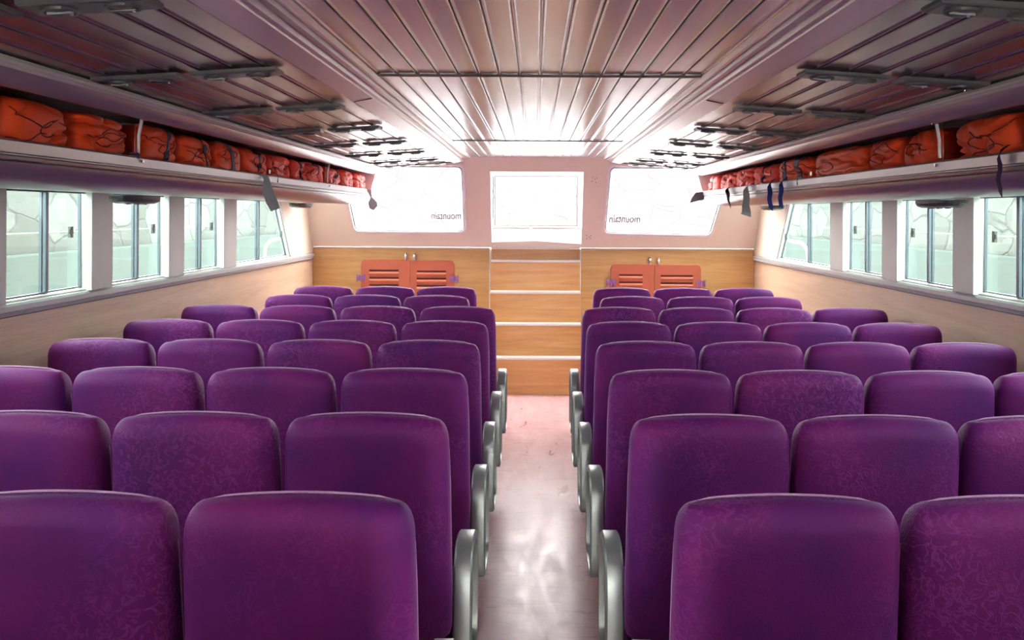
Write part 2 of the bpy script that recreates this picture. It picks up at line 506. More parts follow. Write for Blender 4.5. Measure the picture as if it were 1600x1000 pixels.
# door hatch
bm = bmesh.new()
for x0, x1, in ((-.477, -.465), (.468, .48)):
    hexa(bm, [(x0, bulk_y(1.50), 1.49), (x1, bulk_y(1.50), 1.49), (x1, 9.2, 1.49), (x0, 9.2, 1.49),
              (x0, bulk_y(2.23), 2.234), (x1, bulk_y(2.23), 2.234), (x1, 9.2, 2.234), (x0, 9.2, 2.234)])
hexa(bm, [(-.477, bulk_y(2.22), 2.222), (.48, bulk_y(2.22), 2.222), (.48, 9.2, 2.222), (-.477, 9.2, 2.222),
          (-.477, bulk_y(2.22), 2.234), (.48, bulk_y(2.22), 2.234), (.48, 9.2, 2.234), (-.477, 9.2, 2.234)])
door = struct(finish(bm, 'door_1', M['white']))
bm = bmesh.new()
hexa(bm, [(-.465, 8.985, 1.47), (.468, 8.985, 1.47), (.468, 9.16, 1.47), (-.465, 9.16, 1.47),
          (-.465, 8.985, 1.500), (.468, 8.985, 1.490), (.468, 9.13, 1.655), (-.465, 9.13, 1.655)])
finish(bm, 'sill', M['trim_and_lit_tread'], door)
bm = bmesh.new()
fy = lambda x, z, o: (x, 9.13 + o, z)
do = [(-.465, 1.655), (.455, 1.655), (.455, 2.222), (-.465, 2.222)]
plate(bm, do, [inset(do, .022)], fy, -.01, .03)
finish(bm, 'door_frame', M['beam'], door, bevel=.003)
bm = bmesh.new()
plate(bm, inset(do, .020), [inset(do, .029)], fy, -.004, .02)
finish(bm, 'rubber_seal', M['stile'], door)
bm = bmesh.new(); plate(bm, inset(do, .022), [], fy, .008, .012)
finish(bm, 'pane', M['clear'], door)
bm = bmesh.new(); box(bm, -.075, -.045, 9.095, 9.12, 1.632, 1.668); box(bm, -.068, -.052, 9.08, 9.1, 1.64, 1.655)
finish(bm, 'latch', M['chrome'], door, bevel=.003)
bm = bmesh.new()
tube(bm, [(-.455, 9.08, 2.19), (-.452, 9.06, 2.10), (-.455, 9.03, 2.02), (-.45, 9.09, 1.97)], .005, 6)
tube(bm, [(-.455, 9.09, 1.97), (-.455, 9.09, 1.75)], .004, 6)
finish(bm, 'stay_arm', M['stile'], door)
# screw holes beside the hatch
bm = bmesh.new()
for x, z in ((.555, 2.167), (.600, 2.165), (.553, 2.13), (.592, 2.118), (.578, 2.15), (.52, 1.585), (.565, 1.582), (.548, 1.566), (.52, 1.548), (.562, 1.547)):
    y = bulk_y(z); cyl(bm, (x, y - .003, z), (0, 1, 0), .0045, .003, 8)
tn += 1
struct(finish(bm, 'trim_%d' % tn, M['black']))

# ------------------------------------------------------------------ unseen rear bulkhead, its opening added as fill light for the seat backs
bm = bmesh.new()
fr = lambda x, z, o: (x, YB + o, z)
plate(bm, [(-2.62, 0), (2.56, 0), (2.56, 2.42), (-2.62, 2.42)],
      [[(-.42, .02), (.42, .02), (.42, 1.98), (-.42, 1.98)]], fr, 0, -.05)
struct(finish(bm, 'wall_rear', M['cream']))

# ------------------------------------------------------------------ staircase to the hatch
st = thing('staircase', 'steep orange oak steps with treads whitened as lit, rising to the front hatch', 'stairs', (0, 8.6, 0))
ys = [8.60, 8.72, 8.84, 8.96, 9.08]; zs = [.372, .695, 1.008, 1.322, 1.4535]
XL, XR = -.470, .454
for i in range(5):
    zb = 0 if i == 0 else zs[i - 1]
    bm = bmesh.new(); box(bm, XL, XR, ys[i], 9.25, zb, zs[i] - .022)
    place(finish(bm, 'riser', M['stairwood']), st)
    if i < 4:
        bm = bmesh.new(); box(bm, XL, XR, ys[i] - .006, ys[i + 1] , zs[i] - .022, zs[i])
        place(finish(bm, 'trim_and_lit_tread', M['trim_and_lit_tread'], bevel=.005), st)  # white slab paints in the bright light on the tread

bm = bmesh.new(); box(bm, XL, XR, 8.998, 9.25, 1.432, 1.4515)
tn += 1
struct(finish(bm, 'trim_%d' % tn, M['cream']))

# ------------------------------------------------------------------ storage lockers either side of the stairs
def louvre_door(parent, s, x0, x1, z0, z1, outer_left):
    """x0<x1; outer_left: rounded corners on the low-x side"""
    yf = 8.985
    pts = [(x0, z0), (x1, z0), (x1, z1), (x0, z1)]
    poly = []
    r = .055
    def corner(p, a, b):
        for k in range(6):
            t = k / 5; poly.append((a[0] * (1 - t) ** 2 + 2 * p[0] * t * (1 - t) + b[0] * t * t, a[1] * (1 - t) ** 2 + 2 * p[1] * t * (1 - t) + b[1] * t * t))
    if outer_left:
        corner((x0, z0), (x0, z0 + r), (x0 + r, z0)); poly.append((x1, z0)); poly.append((x1, z1)); corner((x0, z1), (x0 + r, z1), (x0, z1 - r))
    else:
        poly.append((x0, z0)); corner((x1, z0), (x1 - r, z0), (x1, z0 + r)); corner((x1, z1), (x1, z1 - r), (x1 - r, z1)); poly.append((x0, z1))
    lx0, lx1 = (x0 + .085, x1 - .115) if outer_left else (x0 + .065, x1 - .085)
    slots = []
    zt = z1 - .105
    while zt - .075 > z0 + .1:
        slots.append((zt - .022, zt)); zt -= .075
    bmq = bmesh.new()
    plate(bmq, poly, [[(lx0, a), (lx1, a), (lx1, b), (lx0, b)] for a, b in slots], lambda u, v, o: (u, yf + o, v), 0, .015)
    d = place(finish(bmq, 'door', M['orange'], bevel=.003), parent)
    bmq = bmesh.new()
    for a, b in slots:
        hexa(bmq, [(lx0, yf - .012, a - .020), (lx1, yf - .012, a - .020), (lx1, yf, a - .032), (lx0, yf, a - .032),
                   (lx0, yf - .010, a - .006), (lx1, yf - .010, a - .006), (lx1, yf + .002, a + .003), (lx0, yf + .002, a + .003)])
    finish(bmq, 'louvre', M['louvre'], d, bevel=.003)
    bmq = bmesh.new()
    for a, b in slots: box(bmq, lx0 - .002, lx1 + .002, yf + .010, yf + .0145, a - .004, b + .004)
    finish(bmq, 'louvre_gap', M['louvre_dark'], d)
    # latch near the meeting edge, on top
    cx = (x1 - .040) if outer_left else (x0 + .040)
    bmq = bmesh.new()
    cyl(bmq, (cx, yf - .012, z1 - .005), (0, 0, 1), .012, .012); cyl(bmq, (cx, yf - .012, z1 + .010), (0, 0, 1), .006, .028)
    cyl(bmq, (cx, yf - .012, z1 + .038), (0, 0, 1), .014, .022, 12, .011); cyl(bmq, (cx, yf - .012, z1 + .066), (0, 0, 1), .011, .008)
    box(bmq, cx - .010, cx + .010, yf - .014, yf + .014, z1 + .012, z1 + .072)
    finish(bmq, 'latch', M['chrome'], d, bevel=.002)
    # butterfly hinges on the outer edge
    hx = x0 if outer_left else x1
    for hz in (z1 - .19, z0 + .16):
        bmq = bmesh.new()
        for sg in (-1, 1):
            hexa(bmq, [(hx, yf - .014, hz - .014), (hx + sg * .045, yf - .012, hz - .042), (hx + sg * .045, yf - .001, hz - .042), (hx, yf - .001, hz - .014),
                       (hx, yf - .014, hz + .014), (hx + sg * .045, yf - .012, hz + .042), (hx + sg * .045, yf - .001, hz + .042), (hx, yf - .001, hz + .014)])
        cyl(bmq, (hx, yf - .014, hz - .03), (0, 0, 1), .009, .06, 10)
        for sg in (-1, 1):
            for q in (-1, 1): cyl(bmq, (hx + sg * .03, yf - .020, hz + q * .018), (0, 1, 0), .006, .01, 8)
        finish(bmq, 'hinge', M['hinge'], d)

for s in (-1, 1):
    if s < 0:
        x0, x1 = -2.325, -.486; d = [(-1.822, -1.315, 1.318, True), (-1.307, -.852, 1.312, False)]
        lab = 'golden oak storage locker with two orange louvred doors, left of the steps'
    else:
        x0, x1 = .464, 2.270; d = [(.778, 1.222, 1.285, True), (1.230, 1.715, 1.278, False)]
        lab = 'golden oak storage locker with two orange louvred doors, right of the steps'
    t = thing('storage_locker', lab, 'locker', ((x0 + x1) / 2, 9.0, 0), 'storage lockers beside the steps')
    bm = bmesh.new(); box(bm, x0, x1, 9.0, 9.25, 0, 1.435)
    place(finish(bm, 'body', M['oak'], bevel=.004), t)
    bm = bmesh.new(); box(bm, x0, x1, 8.992, 9.25, 1.436, 1.450)
    place(finish(bm, 'top_trim', M['trim_and_lit_tread'], bevel=.003), t)
    bm = bmesh.new(); xe = x1 if s < 0 else x0
    box(bm, xe - .001 if s < 0 else xe - .008, xe + .010 if s < 0 else xe + .001, 8.992, 9.25, .0, 1.435)
    place(finish(bm, 'edge_trim', M['white']), t)
    for a, b, z1, ol in d: louvre_door(t, s, a, b, .55, z1, ol)

# ------------------------------------------------------------------ overhead luggage racks
RB = 8.50
for s in (-1, 1):
    nm = 'left' if s < 0 else 'right'
    t = thing('luggage_rack', 'grey aluminium overhead luggage rack along the %s side, full of orange life jackets' % nm, 'luggage rack',
              (s * 1.66, 3.5, 1.89), 'overhead luggage racks')
    body = [(2.33, 1.905), (1.98, 1.893), (1.84, 1.888), (1.76, 1.892), (1.70, 1.908), (1.665, 1.930), (1.650, 1.955), (1.648, 1.962), (1.656, 1.966), (1.648, 1.970),
            (1.645, 1.980), (1.655, 1.985), (1.655, 1.988), (1.642, 1.991), (1.638, 2.026), (1.646, 2.034), (1.662, 2.034), (1.664, 1.995), (2.33, 1.985)]
    def yend(x, z):
        return RB - .12 * max(0, (1.99 - z) / .1) ** 2 - (.0 if x < 1.9 else 0)
    bm = bmesh.new(); extrude(bm, body, YB + .02, 0, s, 0, yend)
    o = place(finish(bm, 'shelf', M['rack']), t)
    for p in o.data.polygons: p.use_smooth = len(p.vertices) == 4
    md = o.modifiers.new('e', 'EDGE_SPLIT'); md.split_angle = radians(32)
    fas = [(1.640, 2.196), (1.630, 2.186), (1.618, 2.189), (1.594, 2.208), (1.582, 2.228), (1.576, 2.238), (1.580, 2.258), (1.66, 2.262), (2.30, 2.235), (2.30, 2.215), (1.66, 2.205)]
    bm = bmesh.new(); extrude(bm, fas, YB + .02, 0, s, 0, lambda x, z: 8.60)
    o = place(finish(bm, 'fascia', M['rack']), t)
    for p in o.data.polygons: p.use_smooth = len(p.vertices) == 4
    md = o.modifiers.new('e', 'EDGE_SPLIT'); md.split_angle = radians(32)
    # ribbed light strip along the fascia's inner edge
    bm = bmesh.new()
    prof = [(1.574, 2.236), (1.568, 2.231), (1.561, 2.233), (1.554, 2.239), (1.547, 2.240), (1.541, 2.248), (1.545, 2.259), (1.574, 2.255)]
    extrude(bm, prof, YB + .02, 0, s, 0, lambda x, z: 8.60)
    place(finish(bm, 'edge_strip', M['postm']), t)
    # back panel & sloping end panel, whitened to paint in the light on it
    bm = bmesh.new(); hexa(bm, [(s * 2.318, YB + .02, 1.99), (s * 2.308, YB + .02, 1.99), (s * 2.308, RB, 1.99), (s * 2.318, RB, 1.99),
                                (s * 2.318, YB + .02, 2.214), (s * 2.308, YB + .02, 2.214), (s * 2.308, RB, 2.214), (s * 2.318, RB, 2.214)])
    place(finish(bm, 'back_panel', M['rack']), t)
    bm = bmesh.new()
    pl = [(1.645, 1.99), (2.30, 1.99), (2.30, 2.23), (1.58, 2.245), (1.60, 2.20)]
    A = [bm.verts.new((s * x, RB + .001 + (z - 1.99) * .45, z)) for x, z in pl]; B = [bm.verts.new((s * x, RB + .013 + (z - 1.99) * .45, z)) for x, z in pl]
    bm.faces.new(A); bm.faces.new(B)
    for q in range(5): bm.faces.new((A[q], A[(q + 1) % 5], B[(q + 1) % 5], B[q]))
    place(finish(bm, 'lit_end_panel', M['white']), t)
    for yd in ((3.56, 6.80) if s < 0 else (3.56, )):
        bm = bmesh.new()
        box(bm, *(sorted((s * 1.672, s * 2.29))), yd + .010, yd + .015, 1.99, 2.205)
        dv = place(finish(bm, 'divider', M['acrylic']), t)
        bm = bmesh.new()
        tube(bm, [(s * 1.652, yd, 2.046), (s * 1.650, yd, 2.120), (s * 1.636, yd, 2.192)], .007, 8)
        finish(bm, 'post', M['white'], t); bpy.data.objects
        place(COL.objects[-1], t)
        bm = bmesh.new(); cyl(bm, (s * 1.63, yd, 2.015), (s, 0, 0), .006, .02)
        place(finish(bm, 'bolt', M['chrome']), t)
        bm = bmesh.new(); cyl(bm, (s * 1.618, yd, 2.19), (s, 0, 0), .008, .02)
        place(finish(bm, 'bolt', M['chrome']), t)
    for yp in ((5.3, 6.9) if s < 0 else (5.2, 2.0)):
        bm = bmesh.new(); cyl(bm, (s * 1.645, yp, 2.044), (0, 0, 1), .008, .022, 10)
        place(finish(bm, 'peg', M['chrome']), t)
    # scuffed joint in the lower shelf
    for yj in (2.0, 5.45):
        bm = bmesh.new(); box(bm, *(sorted((s * 1.6365, s * 1.641))), yj, yj + .006, 1.996, 2.04)
        place(finish(bm, 'joint', M['groove']), t)

# reading light units under the racks
n = 0
for s in (-1, 1):
    for j, yy in enumerate((4.42, 7.55)):
        side = 'left' if s < 0 else 'right'
        where = 'nearer' if j == 0 else 'farther'
        ww = 'over the second visible window post' if j == 0 else 'over the last window'
        t = thing('reading_light_unit', 'dark oval reading light unit under the %s rack, the %s one' % (side, where), 'reading light',
                  (s * 2.06, yy, 1.862), 'reading light units under the racks')
        bm = bmesh.new()
        rings = []
        for q, (k, dz) in enumerate(((1.0, .024), (1.0, .008), (.92, -.006), (.75, -.014))):
            rings.append([bm.verts.new((k * .085 * cos(a) * (abs(cos(a)) ** -.3 if abs(cos(a)) > .01 else 1), k * .20 * sin(a), dz)) for a in [2 * pi * w / 28 for w in range(28)]])
        for a, b in zip(rings, rings[1:]):
            for w in range(28): bm.faces.new((a[w], a[(w + 1) % 28], b[(w + 1) % 28], b[w]))
        bm.faces.new(rings[0]); bm.faces.new(rings[-1])
        finish(bm, 'housing', M['darkgrey'], t)
        for q in (-.09, 0, .09):
            bm = bmesh.new(); cyl(bm, (0, q, -.014), (0, 0, -1), .024, .005, 16, .018)
            finish(bm, 'lens', M['chrome'], t)

# ------------------------------------------------------------------ ceiling vent panels, in pairs along both side ceilings
def vent_master(s):
    t = thing('ceiling_vent', 'x', 'ceiling vent', (0, 0, 0))
    bm = bmesh.new()
    rings = []
    W, D = .145, .052
    for k, dz in ((0, 0), (0, -.009), (.003, -.013), (.010, -.015)):
        rings.append([bm.verts.new(((W - k) * a, (D - k) * b, dz)) for a, b in ((-1, -1), (1, -1), (1, 1), (-1, 1))])
    for a, b in zip(rings, rings[1:]):
        for w in range(4): bm.faces.new((a[w], a[(w + 1) % 4], b[(w + 1) % 4], b[w]))
    bm.faces.new(rings[0]); bm.faces.new(rings[-1])
    finish(bm, 'frame', M['ventmat'], t)
    for q in (-.072, .072):
        bm = bmesh.new()
        # ring with dished louvres
        def ring(r0, z0, r1, z1, n=24):
            a = [bm.verts.new((q + r0 * cos(2 * pi * w / n), r0 * sin(2 * pi * w / n), z0)) for w in range(n)]
            b = [bm.verts.new((q + r1 * cos(2 * pi * w / n), r1 * sin(2 * pi * w / n), z1)) for w in range(n)]
            for w in range(n): bm.faces.new((a[w], a[(w + 1) % n], b[(w + 1) % n], b[w]))
            return b
        ring(.041, -.0145, .040, -.021); ring(.040, -.021, .034, -.022); ring(.034, -.022, .031, -.017); b = ring(.031, -.017, .008, -.020)
        bm.faces.new(b)
        nz = finish(bm, 'nozzle', M['darkgrey'], t, smooth=False)
        bm = bmesh.new()
        box(bm, q - .030, q + .030, -.002, .002, -.0235, -.018)
        cyl(bm, (q + .02, .012, -.018), (0, 0, -1), .004, .007, 10)
        finish(bm, 'dial', M['chrome'] if q > 0 else M['stile_l'], nz)
    return t
VM = vent_master(1)
used = False
ORD = ['nearest', 'second', 'third', 'fourth', 'fifth', 'sixth', 'seventh', 'farthest']
for s in (-1, 1):
    for i in range(8):
        yy = 1.98 + .97 * i
        if i == 7: yy = 8.40
        for j, xx in enumerate((1.035, 1.365)):
            lab = 'flat grey vent panel, %s from camera, %s ceiling, %s' % (ORD[i], 'left' if s < 0 else 'right', 'beside the beam' if j == 0 else 'beside the rack')
            if i == 0 and j == 1: pass
            z = 2.308 + (xx - .826) / .744 * (-.048) - .006
            loc = (s * xx, yy, z)
            if not used:
                VM.location = loc; VM['label'] = lab; VM['group'] = 'vent panels on the side ceilings'; used = True; v = VM
            else:
                v = dup(VM, loc, lab, 'vent panels on the side ceilings')
            v.rotation_euler = (0, s * math.atan(.048 / .744), 0)

# ------------------------------------------------------------------ seats
SW = .480                                       # seat width
def backrest_mesh():
    bm = bmesh.new()
    zt, zb = 1.203, .50
    rows = []
    def lean(z): return .0 + (zt - z) * .10                     # back face y; foot of the back lies further forward
    levels = []
    R = .062
    # bottom cap
    for a in (0, 30, 60, 90):
        a = radians(a); levels.append((zb + .04 * (1 - cos(a)) if False else zb + .04 - .04 * cos(a), .04 * (1 - sin(a)), .03 * (1 - sin(a))))
    for k in range(1, 9):
        levels.append((zb + .04 + (zt - R - zb - .04) * k / 9, 0, 0))
    for k in range(9):
        a = radians(90 * k / 8)
        levels.append((zt - R + R * sin(a), (.024 * (1 - cos(a)) ** 1.3), .052 * (1 - cos(a))))
    n = 44
    for z, ix, iy in levels:
        u = (z - zb) / (zt - zb)
        w = SW / 2 * (.992 + .034 * (1 - u)) - .010 * max(0, (u - .86) / .14) ** 2 - ix
        th = .062 + .010 * sin(pi * min(1, u * 1.1)) - iy       # half thickness
        cy = lean(z) + .010
        ring = []
        for q in range(n):
            a = 2 * pi * q / n
            ca, sa = cos(a), sin(a)
            e = 2 / 7.5; e2 = 2 / 2.6
            x = w * math.copysign(abs(ca) ** e, ca); y = th * math.copysign(abs(sa) ** (2 / 3.2), sa)
            crown = .022 * (abs(x) / (SW / 2)) ** 2.2 * max(0, (u - .55) / .45)
            # gentle belly on the back face
            y -= .010 * (1 - (x / (SW / 2)) ** 2) * sin(pi * u) * (1 if sa < 0 else 0)
            ring.append(bm.verts.new((x, cy + y, z - crown)))
        rows.append(ring)
    for a, b in zip(rows, rows[1:]):
        for q in range(n): bm.faces.new((a[q], a[(q + 1) % n], b[(q + 1) % n], b[q]))
    bm.faces.new(rows[0]); bm.faces.new(rows[-1])
    return bm, rows

def backlit_seam_bm():
    # seam over crown and edges; its pale colour paints in the backlit rim
    bm = bmesh.new(); pts = []
    zt = 1.203
    prof = [(-SW/2 - .003, .62), (-SW/2 - .001, .80), (-SW/2 + .001, 1.0), (-SW/2 + .004, 1.09), (-SW/2 + .010, 1.138), (-SW/2 + .022, 1.166), (-SW/2 + .045, 1.184)]
    for x, z in prof: pts.append((x, z))
    for k in range(1, 12):
        x = -SW/2 + .045 + (SW - .09) * k / 12
        pts.append((x, 1.2025 - .022 * (abs(x) / (SW/2)) ** 2.2))
    for x, z in reversed(prof): pts.append((-x, z))
    P = [(x, .022 + (zt - z) * .10, z + .0005) for x, z in pts]
    tube(bm, P, .003, 6)
    return bm

def seat_cushion_bm():
    bm = bmesh.new(); rows = []
    n = 32
    for z, k in ((.36, .90), (.375, .97), (.40, 1.0), (.46, 1.0), (.485, .985), (.497, .95), (.50, .88)):
        ring = []
        for q in range(n):
            a = 2 * pi * q / n; ca, sa = cos(a), sin(a)
            x = SW / 2 * k * math.copysign(abs(ca) ** .35, ca); y = .36 + .225 * k * math.copysign(abs(sa) ** .35, sa)
            ring.append(bm.verts.new((x, y, z + (.03 * (y - .14) / .44))))
        rows.append(ring)
    for a, b in zip(rows, rows[1:]):
        for q in range(n): bm.faces.new((a[q], a[(q + 1) % n], b[(q + 1) % n], b[q]))
    bm.faces.new(rows[0]); bm.faces.new(rows[-1])
    return bm

def armrest_bm():
    """closed aluminium loop seen from behind; x is across, path in (y,z)"""
    bm = bmesh.new()
    ctrl = [(.085, .40), (.083, .52), (.088, .62), (.104, .685), (.140, .732), (.19, .750), (.26, .750), (.315, .733),
            (.350, .69), (.368, .62), (.372, .52), (.366, .42), (.34, .372), (.28, .36), (.17, .36), (.105, .368)]
    path = []
    for i in range(len(ctrl)):
        p0, p1, p2, p3 = (Vector(ctrl[(i + q - 1) % len(ctrl)]) for q in range(4))
        for t_ in (0, .25, .5, .75):
            path.append(tuple(.5 * ((2 * p1) + (p2 - p0) * t_ + (2 * p0 - 5 * p1 + 4 * p2 - p3) * t_ ** 2 + (3 * p1 - p0 - 3 * p2 + p3) * t_ ** 3)))
    N = len(path); w = .029; t = .017
    rings = []
    for i in range(N):
        p = Vector((path[i][0], path[i][1])); d = (Vector(path[(i + 1) % N]) - Vector(path[i - 1])).normalized()
        nrm = Vector((-d.y, d.x))                          # towards outside
        c = []
        for x, o in ((-w, -.0), (-w + .006, t / 2), (w - .006, t / 2), (w, 0), (w, -t), (-w, -t)):
            q = p + nrm * o; c.append(bm.verts.new((x, q.x, q.y)))
        rings.append(c)
    for i in range(N):
        a, b = rings[i], rings[(i + 1) % N]
        for k in range(6): bm.faces.new((a[k], a[(k + 1) % 6], b[(k + 1) % 6], b[k]))
    return bm

me_cache = {}
def make_seat(arm):
    t = thing('passenger_seat', 'x', 'seat')
    if 'back' not in me_cache:
        bm, _ = backrest_mesh(); o = finish(bm, 'backrest', M['velvet'], t, smooth=True); me_cache['back'] = o.data
        p = finish(backlit_seam_bm(), 'backlit_seam', M['backlit_seam'], o, smooth=True); me_cache['pip'] = p.data
        c = finish(seat_cushion_bm(), 'seat_cushion', M['velvet'], t, smooth=True); me_cache['cush'] = c.data
        bm = bmesh.new()
        box(bm, -.22, .22, .20, .25, .315, .355); box(bm, -.22, .22, .45, .50, .33, .36)
        f = finish(bm, 'seat_frame', M['leg'], t, bevel=.004); me_cache['frame'] = f.data
        bm = bmesh.new()
        hexa(bm, [(-.02, .20, 0), (.02, .20, 0), (.02, .50, 0), (-.02, .50, 0), (-.02, .30, .32), (.02, .30, .32), (.02, .40, .32), (-.02, .40, .32)])
        box(bm, -.045, .045, .17, .53, 0, .012)
        l = finish(bm, 'leg', M['leg'], t, bevel=.003); me_cache['leg'] = l.data
    else:
        for nm, key, par in (('backrest', 'back', None), ('seat_cushion', 'cush', None), ('seat_frame', 'frame', None), ('leg', 'leg', None)):
            o = bpy.data.objects.new(nm, me_cache[key]); COL.objects.link(o); o.parent = t
            if nm == 'backrest':
                p = bpy.data.objects.new('backlit_seam', me_cache['pip']); COL.objects.link(p); p.parent = o
    if arm:
        a = finish(armrest_bm(), 'armrest', M['alu'], t, bevel=.0015)
        a.location.x = arm * .274
        for p in a.data.polygons: p.use_smooth = True
        me_ = a.modifiers.new('e', 'EDGE_SPLIT'); me_.split_angle = radians(24)
        bm = bmesh.new(); box(bm, -.024 + arm * .274, .024 + arm * .274, .29, .372, .335, .35)
        box(bm, -.007 + arm * .274 - arm*.012, .007 + arm * .274 - arm*.012, .12, .34, .35, .50)
        f = finish(bm, 'foot_cap', M['black'], a, bevel=.003)
        f.location.x = -arm * .274
        bm = bmesh.new(); box(bm, *sorted((arm * .20, arm * .262)), .20, .25, .325, .345)
        finish(bm, 'armrest_bracket', M['leg'], t)
    return t

YR = [1.85 + .746 * i for i in range(8)]
ROWN = ['first', 'second', 'third', 'fourth', 'fifth', 'sixth', 'seventh', 'eighth']
COLN = ['beside the aisle', 'second from the aisle', 'third from the aisle', 'fourth from the aisle']
NL = [2, 3, 4, 4, 4, 4, 3, 3]
masters = {}
NR = [4, 4, 4, 4, 4, 4, 3, 3]
for s in (-1, 1):
    sp = .517 if s < 0 else .502
    for r in range(8):
        for c in range(NR[r]):
            x0 = .517 if s < 0 else .513
            if r >= 6: x0 = .735 if s < 0 else .70
            if r == 5: x0 = .512 if s<0 else .53
            spp = sp
            if r >= 6: spp = .505 if s < 0 else .50
            x = s * (x0 + spp * c)
            y = YR[r]
            if r == 5 and c == 3: y += .03
            if r == 0 and s > 0: x += .016
            kind = -s if c == 0 else 0
            lab = 'purple velvet passenger seat, row %s from the camera, %s side, %s' % (ROWN[r], 'left' if s < 0 else 'right', COLN[c])
            loc = (x, y, 0)
            if kind not in masters:
                m = make_seat(kind); masters[kind] = m; m.location = loc; m['label'] = lab; o = m
            else: o = dup(masters[kind], loc, lab)
            o['group'] = 'purple passenger seats'
            if s < 0 and r < 6: o.scale = (1.03, 1, 1)
            rnd = random.Random(r * 31 + c * 7 + (s > 0) * 3)
            o.rotation_euler = (0, 0, radians(rnd.uniform(-.25, .25)))

# unseen rows, added to shade the first visible row from stern light
for s in (-1, 1):
    for r in (1, 2):
        for c in range(4):
            kind = -s if c == 0 else 0
            lab = 'unseen purple velvet seat behind the camera, %s row back, %s side, %s' % (('nearest', 'second')[r - 1], 'left' if s < 0 else 'right', COLN[c])
            o = dup(masters[kind], (s * (.515 + (.517 if s < 0 else .502) * c), 1.85 - .746 * r, 0), lab)
            o['group'] = 'unseen purple passenger seats behind the camera'

# ------------------------------------------------------------------ life jackets on the racks
def jacket(s, y0, y1, seed, mat, label, bands=0, strap=None, red=False, h=.205, kind='bundle'):
    rnd = random.Random(seed)
    L = (y1 - y0) / 2 - .003; cx = s * 1.852; cy = (y0 + y1) / 2
    W = .197; H = h / 2; z0 = 1.992
    off = Vector((seed * 3.1, seed * 1.7, seed * .9))
    def f(d):
        d = Vector(d).normalized()
        e = 4.5
        k = (abs(d.x) ** e + abs(d.y) ** e + abs(d.z) ** e) ** (-1 / e)
        p = Vector((d.x * k, d.y * k, d.z * k))
        q = Vector((p.x * W * 5, p.y * L * 4.5, p.z * H * 9)) + off
        wv = noise.noise_vector(q * .7) * .9
        n1 = noise.noise(q * .55 + wv)
        n2 = 1 - abs(noise.noise(q * 1.0 + wv * 1.3)) * 3.2
        n3 = 1 - abs(noise.noise(q * 2.1 + wv)) * 3
        dsp = .10 * n1 - .15 * max(0, n2) ** 3 - .06 * max(0, n3) ** 2
        r = 1.02 + dsp
        zz = p.z * H * min(r, 1.0)
        if p.z > .9: zz = min(zz, H)
        return Vector((cx + p.x * W * min(r, 1.02) * 1.0, cy + p.y * L * min(1.0, r + .06), max(z0, z0 + H + zz)))
    t = thing('life_jacket', label, 'life jacket', (cx, cy, z0), 'orange life jackets on the racks')
    bm = bmesh.new()
    bmesh.ops.create_cube(bm, size=2)
    bmesh.ops.subdivide_edges(bm, edges=bm.edges[:], cuts=22, use_grid_fill=True)
    for v in bm.verts: v.co = f(v.co)
    place(finish(bm, 'folded_body', M['jacket2'] if red else M['jacket'], smooth=True), t)
    # dark piped seams across the aisle-facing side
    for q in range(3):
        bm = bmesh.new(); pts = []
        ph = rnd.uniform(0, 6); a0 = rnd.uniform(-.55, .45); am = rnd.uniform(.12, .32); u0 = rnd.uniform(-1.1, -.3); u1 = u0 + rnd.uniform(.9, 1.5); sl = rnd.uniform(-.35, .35)
        if q == 2:   # closed teardrop pocket outline
            cu, cz_ = rnd.uniform(-.4, .4), rnd.uniform(-.1, .3)
            for k in range(26):
                a = 2 * pi * k / 26
                u = cu + .42 * cos(a); z = cz_ + (.24 + .06 * cos(3 * a + ph)) * sin(a) + .12 * cos(a)
                p = f((-s * .95, u, z)); pts.append(p + Vector((-s * .001, 0, 0)))
            tube(bm, pts, .0023, 5, True)
        else:
            for k in range(30):
                u = u0 + (u1 - u0) * k / 29; z = a0 + am * sin(ph + u * 3.4) + sl * u + .06 * sin(ph * 2 + u * 9)
                p = f((-s * .95, u, z)); pts.append(p + Vector((-s * .001, 0, 0)))
            tube(bm, pts, .0023, 5)
        place(finish(bm, 'seam', M['seam']), t)
    # webbing bands round the bundle
    def band(u, w, mat, tilt=0):
        bmq = bmesh.new(); prev = None
        for k in range(25):
            a = radians(-70 + 230 * k / 24)
            ring = []
            for ww in (-w, w):
                p = f((-s * cos(a), u + ww / L * 1.0 + tilt * sin(a), sin(a)))
                nn = Vector((-s * cos(a), 0, sin(a))) * .006
                ring.append((bmq.verts.new(p + nn), bmq.verts.new(p + nn * .2)))
            if prev:
                a0_, a1_ = prev; b0, b1 = ring
                bmq.faces.new((a0_[0], a1_[0], b1[0], b0[0])); bmq.faces.new((a0_[1], b0[1], b1[1], a1_[1]))
                bmq.faces.new((a0_[0], b0[0], b0[1], a0_[1])); bmq.faces.new((a1_[0], a1_[1], b1[1], b1[0]))
            prev = ring
        place(finish(bmq, 'webbing_band', mat, smooth=False), t)
    if bands == 1: band(rnd.uniform(-.2, .3), .018, M['navy'], rnd.uniform(-.25, .25))
    if bands == 2: band(-.42, .045, M['navy'], .1); band(.30, .035, M['navy'], .1)
    if strap: strap(t)
    return t

